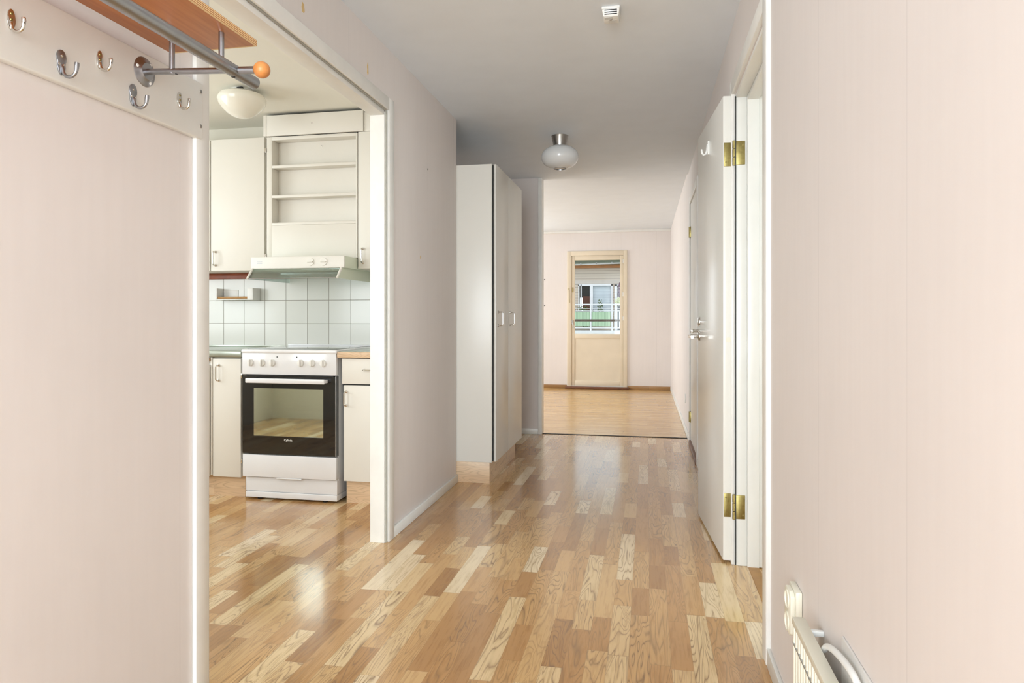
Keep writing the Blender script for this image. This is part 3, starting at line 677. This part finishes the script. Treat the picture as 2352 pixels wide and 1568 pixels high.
# kitchen ceiling lamp
k = thing('ceiling_lamp', 'round white opal dome lamp on the kitchen ceiling', 'ceiling lamp', (-2.283, 3.545, HC))
MB().lathe([(0, 0), (0.062, 0), (0.066, -0.012), (0.060, -0.020), (0, -0.020)], (-2.283, 3.545, HC), 'z', 40).build('base', 'plastic', k)
MB().box(-2.283+0.01, -2.283+0.045, 3.545-0.069, 3.545-0.05, HC-0.014, HC-0.004, 0.002).build('clip', 'blackp', k)
prof = [(0.060, -0.010), (0.095, -0.018), (0.122, -0.032), (0.1335, -0.052), (0.1335, -0.062), (0.124, -0.085), (0.104, -0.110), (0.078, -0.134), (0.048, -0.152), (0.024, -0.159), (0, -0.161)]
MB().lathe(prof, (-2.283, 3.545, HC), 'z', 64).build('lamp_shade', 'opalk', k)

# ------------------------------------------------------------------ hallway things
k = thing('wardrobe', 'tall cream two-door wardrobe standing in the hallway recess', 'wardrobe', (-1.29, 4.85, 0))
WD0, WD1 = 4.352, 5.315
MB().box(-1.595, -0.997, WD0, WD1, 0.137, 2.09, 0.0015).build('body', 'ward', k)
MB().box(-0.997, -0.991, WD0+0.016, WD1-0.01, 0.145, 2.085).build('shadow_gap', 'dark', k)
for a, b_ in ((WD0+0.030, 4.776), (4.781, WD1-0.005)):
    dr = MB().box(-0.991, -0.973, a, b_, 0.138, 2.094, 0.0022).build('door', 'ward', k)
    m = MB(); yy = a+0.05; z0, z1 = 1.033, 1.122; X = -0.973
    m.tube([(X, yy, z0), (X+0.026, yy, z0), (X+0.034, yy, z0+0.008), (X+0.034, yy, z1-0.008), (X+0.026, yy, z1), (X, yy, z1)], 0.0045, 12)
    for z in (z0, z1): m.lathe([(0.009, 0), (0.009, 0.006), (0.005, 0.009)], (X, yy, z), 'x', 16)
    m.build('handle', 'chrome', dr)
MB().box(-1.59, -1.012, WD0+0.002, 5.23, 0.0, 0.1365, 0.0008).build('plinth', 'plinth', k)

# hallway lamp
lx, ly = -0.615, 4.88
k = thing('ceiling_lamp', 'hallway ceiling lamp with steel cone and frosted oval glass globe', 'ceiling lamp', (lx, ly, HC))
MB().lathe([(0, 0), (0.062, 0), (0.060, -0.004), (0.046, -0.072), (0, -0.072)], (lx, ly, HC), 'z', 48).build('steel_cone', 'steel', k)
prof = [(0.044, -0.070)]
for i in range(1, 24):
    a = PI*i/24; r = 0.134*math.sin(a)**0.85; z = -0.152+0.084*math.cos(a)
    if r > 0.045 or i < 3: prof.append((max(r, 0.045), z))
prof.append((0.047, -0.2335)); 
MB().lathe(prof, (lx, ly, HC), 'z', 64).build('glass_globe', 'opal', k)
MB().lathe([(0, -0.228), (0.046, -0.228), (0.047, -0.236), (0.043, -0.236), (0.042, -0.231), (0, -0.231)], (lx, ly, HC), 'z', 40).build('bottom_ring', 'satin', k)

# smoke detector
dx_, dy_ = -0.205, 2.93
k = thing('smoke_detector', 'small square white smoke detector on the hallway ceiling', 'smoke detector', (dx_+0.07, dy_, HC))
cx = dx_+0.055
m = MB(); m.poly([(cx-0.038, dy_-0.045, HC), (cx+0.038, dy_-0.045, HC), (cx+0.038, dy_+0.045, HC), (cx-0.038, dy_+0.045, HC)], (0, 0, -0.012), 0.003)
m.build('base', 'plastic', k)
t_ = bmesh.new(); vs = []
for (hw, hy0, hy1, z) in ((0.037, -0.044, 0.044, -0.012), (0.031, -0.034, 0.040, -0.040)):
    vs.append([t_.verts.new((cx+a*hw, dy_+(hy0 if b < 0 else hy1), HC+z)) for a, b in ((-1, -1), (1, -1), (1, 1), (-1, 1))])
for i in range(4): t_.faces.new((vs[0][i], vs[0][(i+1) % 4], vs[1][(i+1) % 4], vs[1][i]))
t_.faces.new(vs[0]); t_.faces.new(list(reversed(vs[1]))); bmesh.ops.recalc_face_normals(t_, faces=t_.faces)
bmesh.ops.bevel(t_, geom=list(t_.edges), offset=0.003, segments=2, profile=0.5, affect='EDGES')
m = MB(); m.merge(t_); m.build('cover', 'plastic', k)
for i in range(3):
    z = HC-0.017-i*0.0075; yy = dy_-0.0432+i*0.0026
    MB().box(cx-0.026, cx+0.026, yy-0.002, yy+0.003, z-0.0016, z+0.0010).build('vent_slot', 'blackp', k)
MB().box(cx-0.026, cx+0.006, dy_-0.028, dy_-0.006, HC-0.0412, HC-0.0395).box(cx-0.012, cx+0.024, dy_+0.004, dy_+0.030, HC-0.0412, HC-0.0395).build('grille', 'gauze', k)
MB().lathe([(0, -0.0025), (0.006, -0.002), (0.007, 0)], (cx-0.002, dy_-0.002, HC-0.040), 'z', 18).build('test_button', 'satin', k)

# ------------------------------------------------------------------ hook board, hooks, hat rack
BX = -1.215
k = thing('hook_board', 'long white wooden board screwed to the left wall, carrying coat hooks', 'board', (XL, 0.8, 1.578))
m = MB(); m.box(XL+0.0005, BX, -0.6, 1.700, 1.578, 1.734, 0.004, 3); m.build('board', 'white', k)
for yy, zz in ((1.691, 1.709), (1.691, 1.613)):
    MB().lathe([(0, 0.0012), (0.0045, 0.0015), (0.0055, 0)], (BX, yy, zz), 'x', 16).build('screw', 'steel', k)

def arc(c0, r, a0, a1, n, y=0):
    return [(c0[0]+r*math.cos(a0+(a1-a0)*i/n), y, c0[1]+r*math.sin(a0+(a1-a0)*i/n)) for i in range(n+1)]
def big_hook(label):
    h = thing('coat_hook', label, 'coat hook', (0, 0, 0), 'satin grey coat hooks on the white board')
    m = MB(); pts = []
    for i in range(32):     # keyhole outline: wide top lobe, waist, rounded foot
        a = 2*PI*i/32; z = 0.027*math.sin(a); w = 0.0125*math.cos(a)*(1.0+0.22*math.sin(a))*(1-0.22*math.exp(-((z+0.002)/0.006)**2))
        pts.append((0, w, z))
    m.poly(pts, (0.0035, 0, 0), 0.0012); m.build('back_plate', 'satin', h, off=(0, 0, 0))
    for z, y in ((0.014, 0), (-0.004, 0.006), (-0.004, -0.006)): MB().lathe([(0, 0.0012), (0.0025, 0.001), (0.0032, 0)], (0.0035, y, z), 'x', 12).build('screw', 'chrome', h, off=(0, 0, 0))
    m = MB(); p = [(0.002, 0, -0.006), (0.006, 0, -0.016)]+arc((0.0225, -0.0155), 0.0165, PI*1.08, PI*2.0, 12)+[(0.040, 0, -0.008), (0.0405, 0, -0.003)]
    m.tube(p, [0.0038]*4+[0.0036]*(len(p)-8)+[0.0040, 0.0046, 0.005, 0.0045], 12); m.build('hook_arm', 'satin', h, off=(0, 0, 0))
    return h
def small_hook(label):
    h = thing('chrome_hook', label, 'coat hook', (0, 0, 0), 'small chrome hooks on the white board')
    m = MB(); pts = [(0, 0.0078*math.cos(2*PI*i/24), 0.018*math.sin(2*PI*i/24)) for i in range(24)]
    m.poly(pts, (0.0028, 0, 0), 0.0009); m.build('back_plate', 'chrome', h, off=(0, 0, 0))
    for z in (0.010, 0.0): MB().lathe([(0, 0.001), (0.0022, 0.0009), (0.0028, 0)], (0.0028, 0, z), 'x', 12).build('screw', 'brass', h, off=(0, 0, 0))
    m = MB(); p = [(0.002, 0, -0.006), (0.004, 0, -0.013)]+arc((0.0150, -0.0105), 0.0115, PI*1.1, PI*2.0, 10)+[(0.0272, 0, -0.004), (0.0268, 0, 0.001)]
    m.tube(p, [0.0028]*(len(p)-3)+[0.003, 0.0036, 0.0034], 12); m.build('hook_arm', 'chrome', h, off=(0, 0, 0))
    return h
hooks = [(big_hook, 1.229, 1.620, 'larger satin grey coat hook on the white board, the one further left'),
         (big_hook, 1.434, 1.617, 'satin grey coat hook nearest below the round rack flange')]
for i, (fn, y, z, lab) in enumerate(hooks):
    if i == 0: first = fn(lab); h = first
    else: h = copy_tree(first); h['label'] = lab
    h.location = (BX, y, z)
smalls = [(1.113, 1.661, 'small chrome hook at the left edge of picture, top corner'),
          (1.332, 1.664, 'small chrome hook between the two satin grey hooks'),
          (1.600, 1.658, 'small chrome hook near the right end of the white board')]
for i, (y, z, lab) in enumerate(smalls):
    if i == 0: sf = small_hook(lab); h = sf
    else: h = copy_tree(sf); h['label'] = lab
    h.location = (BX, y, z); h.scale = (1.15, 1.15, 1.15)

k = thing('hat_rack', 'wall-mounted hat rack with plywood shelf, steel tube rail and wooden ball end', 'hat rack', (XL, 1.2, 1.67))
AY = 1.474
MB().lathe([(0, 0.0103), (0.020, 0.0103), (0.026, 0.0043), (0.034, 0.0023), (0.036, 0.0003)], (BX, AY, 1.687), 'x', 40).build('flange', 'satin', k)
for a in (0.9, 2.9, 5.3): MB().lathe([(0, 0.0018), (0.003, 0.0018), (0.0042, 0)], (BX+0.0035, AY+0.028*math.cos(a), 1.687+0.028*math.sin(a)), 'x', 14).build('screw', 'plastic', k)
MB().tube([(BX+0.004, AY, 1.687), (-0.945, AY, 1.672)], 0.0072, 20).build('arm', 'satin', k)
MB().tube([(-0.955, AY, 1.6725), (-0.915, AY, 1.6705)], 0.0088, 20).build('collar', 'satin', k)
MB().lathe([(0.0195*math.sin(PI*i/20), -0.0195*math.cos(PI*i/20)) for i in range(21)], (-0.897, AY, 1.6695), 'x', 32).build('wooden_ball', 'ball', k)
MB().tube([(-0.972, 0.55, 1.673), (-0.972, 1.563, 1.673)], 0.0155, 28).build('rail_tube', 'satin', k)
MB().lathe([(0, -0.0008), (0.0045, -0.0006), (0.005, 0.001)], (-0.972, AY, 1.673-0.0155), 'z', 14).build('rail_screw', 'blackp', k)
MB().lathe([(0, -0.0008), (0.0035, -0.0006), (0.004, 0.001)], (-1.125, AY, 1.6825-0.0072), 'z', 14).build('arm_screw', 'blackp', k)
for x in (-1.138, -1.004):
    MB().tube([(x, AY, 1.676), (x, AY, 1.7665)], 0.0066, 16).build('shelf_post', 'satin', k)
sh = MB().box(-1.212, -0.972, 0.45, 1.562, 1.767, 1.782, 0.0008).build('shelf', 'veneer', k)
MB().box(-0.972, -0.967, 0.45, 1.567, 1.767, 1.782).box(-1.212, -0.972, 1.562, 1.567, 1.767, 1.782).build('plywood_edge', 'ply', sh)

# ------------------------------------------------------------------ near right wall: socket, heater, cable
sk = thing('wall_socket', 'cream double wall socket above the radiator on the right wall', 'socket', (XR, 1.83, 0.343))
Y0, Y1 = 1.79, 1.872
m = MB()
m.poly([(XR, Y0, 0.283), (XR, Y1, 0.283), (XR, Y1, 0.403), (XR, Y0, 0.403)], (-0.016, 0, 0), 0.004)
m.build('housing', 'cream_plastic', sk)
m = MB()
m.poly([(XR-0.016, Y0+0.004, 0.297), (XR-0.016, Y0+0.02, 0.287), (XR-0.016, Y1-0.02, 0.287), (XR-0.016, Y1-0.004, 0.297), (XR-0.016, Y1-0.004, 0.389), (XR-0.016, Y1-0.02, 0.399), (XR-0.016, Y0+0.02, 0.399), (XR-0.016, Y0+0.004, 0.389)], (-0.012, 0, 0), 0.003)
m.build('cover', 'cream_plastic', sk)
for z in (0.315, 0.371):
    MB().lathe([(0.0235, 0.002), (0.0235, -0.003), (0.0205, -0.003), (0.0195, 0.0008), (0, 0.0008)], (XR-0.028, (Y0+Y1)/2, z), 'x', 32).build('outlet', 'cream_plastic', sk)

k = thing('radiator', 'slim cream panel radiator with ribbed front low on right wall', 'radiator', (0.35, 0.9, 0.10))
RY0, RY1 = 0.55, 1.635
MB().box(0.320, 0.348, RY0, RY1, 0.392, 0.408, 0.002).build('top_cover', 'cream_plastic', k)
MB().box(0.334, 0.348, RY0, RY1, 0.10, 0.395, 0.002).build('back_panel', 'cream_plastic', k)
n = 44; m = MB()
for i in range(n):
    y = RY0+0.012+i*(RY1-RY0-0.024)/(n-1)
    m.box(0.321, 0.335, y-0.0055, y+0.0055, 0.11, 0.396, 0.003)
rib = m.build('ribbed_front', 'cream_plastic', k); rib['kind'] = 'stuff'
MB().box(0.3200, 0.3235, RY0+0.01, RY1-0.01, 0.352, 0.355).build('seam', 'satin', k)
for y in (1.585, 0.8): MB().box(0.348, XR, y-0.006, y+0.006, 0.390, 0.402, 0.002).build('bracket', 'plastic', k)
pts = [(0.3560, 1.500, 0.400), (0.3565, 1.47, 0.420), (0.3570, 1.41, 0.437), (0.3585, 1.335, 0.447), (0.3600, 1.29, 0.443), (0.3610, 1.268, 0.425), (0.3610, 1.262, 0.38)]
# smooth the cable
sm = []
for i in range(len(pts)-1):
    p0 = Vector(pts[max(i-1, 0)]); p1 = Vector(pts[i]); p2 = Vector(pts[i+1]); p3 = Vector(pts[min(i+2, len(pts)-1)])
    for j in range(6):
        t = j/6.0
        sm.append(0.5*((2*p1)+(-p0+p2)*t+(2*p0-5*p1+4*p2-p3)*t*t+(-p0+3*p1-3*p2+p3)*t*t*t))
sm.append(Vector(pts[-1]))
cb = thing('cable', 'thick white cable looping from radiator top to the wall', 'cable', (0.355, 1.25, 0.40))
MB().tube(sm, 0.0065, 14).build('cord', 'plastic', cb)
MB().lathe([(0.0085, -0.03), (0.010, -0.02), (0.010, 0.01), (0.008, 0.015), (0, 0.015)], (0.3610, 1.262, 0.385), 'z', 20).build('plug', 'plastic', cb)
tag(MB().box(XR-0.005, XR, 0.75, 1.43, 0.10, 0.462, 0.002).build('wall_plate', 'grout_mark'), 'flat white plate on the wall behind the radiator cable', 'wall plate')
k = tag(MB().box(xr(6.77)-0.009, xr(6.77), 6.73, 6.81, 0.27, 0.35, 0.003).build('light_switch', 'plastic'), 'small white socket plate low on the far right wall', 'socket')

# ------------------------------------------------------------------ outside: balcony fittings and house opposite
hr = thing('balcony_railing', 'own balcony railing with dark weathered handrail outside the glass door', 'railing', (-0.8, 12.0, -0.1))
MB().box(-3.5, 1.5, 11.98, 12.03, 1.028, 1.066, 0.005).build('handrail', 'handrail', hr)
for x in (-3.4, -1.55, 0.30): MB().box(x-0.02, x+0.02, 11.985, 12.025, -0.12, 1.03, 0.003).build('post', 'trim', hr)
MB().box(-3.38, 0.28, 12.0, 12.012, 0.0, 0.72).build('panel', 'trim', hr)
tag(MB().box(-3.6, 1.6, 10.75, 12.1, -0.25, -0.12).build('balcony_slab', 'trim'), 'concrete slab of the own balcony beyond the glass door', 'balcony', None, 'structure')
aw = thing('awning', 'rolled up green grey awning with white front bar above balcony', 'awning', (-0.8, 11.9, 2.02))
MB().poly([(-2.2, 11.70, 2.075), (-2.2, 11.95, 2.035), (-2.2, 11.95, 2.12), (-2.2, 11.70, 2.20)], (2.8, 0, 0.035)).build('canvas_roll', 'awning', aw)
MB().poly([(-2.2, 11.95, 1.985), (-2.2, 11.98, 1.985), (-2.2, 11.98, 2.005), (-2.2, 11.95, 2.005)], (2.8, 0, 0.07), 0.003).build('front_bar', 'siding_frame', aw)
for x in (-2.0, 0.5): MB().box(x-0.02, x+0.02, 10.76, 11.96, 2.10, 2.14, 0.004).build('arm', 'siding_frame', aw)
for x in (-1.14, -0.87, -0.60): MB().box(x-0.012, x+0.012, 11.93, 11.97, 2.02+(x+1.2)*0.02, 2.08+(x+1.2)*0.02, 0.003).build('bracket', 'satin', aw)

Bl = thing('opposite_house', 'beige clapboard house with white framed windows seen through the balcony door', 'house', (-2, 27, -2))
m = MB(); m.box(-8, 5, 26.5, 27.0, 2.40, 3.02).box(-8, -2.60, 26.5, 27, -2, 2.40).box(-1.33, -1.13, 26.5, 27, -2, 2.40).box(-2.60, -1.33, 26.5, 27, -2, 1.2).box(-1.13, 5, 26.5, 27, -2, 0.2).box(0.2, 5, 26.5, 27, 0.2, 2.4)
m.build('siding_wall', 'siding', Bl)
MB().box(-8, 5, 26.3, 27.0, 3.02, 3.14).build('fascia', 'orange', Bl)
MB().box(-8, 5, 26.0, 30.0, 3.14, 3.5).build('roof', 'awning', Bl)
MB().box(-8, 5, 26.47, 26.5, 2.42, 2.55).build('lintel_board', plain('smooth_beige_board', (208, 198, 190), 0.6), Bl)
f = MB(); z0, z1 = 1.2, 2.39
f.box(-2.62, -1.30, 26.45, 26.52, z1-0.05, z1+0.02).box(-2.62, -2.58, 26.45, 26.52, z0, z1).box(-1.36, -1.30, 26.45, 26.52, z0, z1).box(-2.53, -2.49, 26.45, 26.52, z0, z1).box(-2.17, -2.06, 26.44, 26.52, z0, z1)
w = f.build('window_frame', 'siding_frame', Bl)
MB().box(-2.06, -1.36, 26.56, 26.58, z0, z1-0.05).build('blind', 'blindl', w)
MB().box(-2.49, -2.17, 26.85, 26.9, z0, 1.95).build('curtain', 'brickred', w)
MB().box(-2.6, -2.15, 26.95, 27.0, 1.9, z1).build('dark_interior', 'dark', w)
MB().box(-2.58, -1.36, 26.53, 26.535, z0, z1-0.05).build('pane', 'glass', w)
f = MB(); f.box(-1.22, -1.13, 26.45, 26.52, 0.3, 2.38).box(-1.22, 0.2, 26.45, 26.52, 2.33, 2.39)
w = f.build('window_frame', 'siding_frame', Bl); MB().box(-1.13, 0.2, 26.6, 26.62, 0.2, 2.35).build('dark_interior', 'dark', w)
rl = thing('opposite_railing', 'white railing with pale green corrugated panels on the opposite balcony', 'railing', (-2, 25.5, 0.5))
sc_ = 25.5/26.0
def rb(x0, x1, z0, z1, nm, mt, y0=25.48, y1=25.54):
    X = lambda x: x*sc_-0.0; Z = lambda z: 1.08+(z-1.08)*sc_
    MB().box(X(x0), X(x1), y0, y1, Z(z0), Z(z1), 0.0).build(nm, mt, rl)
rb(-6, 2, 1.585, 1.635, 'top_rail', 'siding_frame'); rb(-6, 2, 1.445, 1.465, 'rail', 'siding_frame'); rb(-6, 2, 1.345, 1.375, 'rail', 'siding_frame')
rb(-6, 2, 0.70, 0.74, 'rail', 'siding_frame')
for x in (-3.3, -2.10, -1.30, -0.2): rb(x-0.025, x+0.025, 0.5, 1.60, 'post', 'siding_frame', 25.46, 25.55)
rb(-6, -2.13, 0.78, 1.33, 'panel', 'greencorr', 25.50, 25.52); rb(-2.07, -1.36, 0.78, 1.33, 'panel', 'greencorr', 25.50, 25.52)
for i in range(9): rb(-1.22+i*0.09, -1.19+i*0.09, 0.74, 1.33, 'baluster', 'siding_frame', 25.5, 25.52)
tag(MB().box(-6, 2, 25.4, 26.5, 0.35, 0.63).build('opposite_balcony_slab', 'siding_frame'), 'white edge of the balcony floor slab on the opposite house', 'balcony', None, 'structure')
def bush(name, cx, cy, cz, rx, rz, mat, n, label, s=0.05):
    m = MB().bm; 
    for i in range(n):
        while True:
            p = Vector((random.uniform(-1, 1), random.uniform(-1, 1), random.uniform(-1, 1)))
            if p.length < 1: break
        c_ = Vector((cx+p.x*rx, cy+p.y*0.14, cz+p.z*rz))
        u = Vector((random.uniform(-1, 1), random.uniform(-1, 1), random.uniform(-1, 1))).normalized()*s
        w_ = u.orthogonal().normalized()*s*0.5
        vs_ = [m.verts.new(c_+q) for q in (-u, w_, u, -w_)]; m.faces.new(vs_)
    mb = MB(); mb.bm.free(); mb.bm = m
    o = mb.build(name, mat, None, off=(cx, cy, cz-rz)); o.location = (cx, cy, cz-rz); tag(o, label, 'plant'); return o
bush('balcony_shrub', -2.35, 26.1, 1.15, 0.45, 0.42, 'leaf', 420, 'dark green shrub behind the opposite white railing')
bush('balcony_shrub', -1.74, 26.1, 1.45, 0.12, 0.40, 'leaf', 120, 'thin upright green sprig on the opposite balcony', 0.04)
bush('climbing_plant', -1.0, 26.23, 2.05, 0.10, 0.40, 'leafp', 260, 'purple leaved climber by the right window opposite')
bush('flowering_plant', -1.02, 25.86, 1.72, 0.18, 0.15, 'leafl', 160, 'pale yellow green flowering plant on the opposite balcony', 0.04)
tag(MB().box(-60, 60, 12.5, 80, -3.2, -3.0).build('ground', 'leaf'), 'lawn between the two houses', 'ground', None, 'structure')
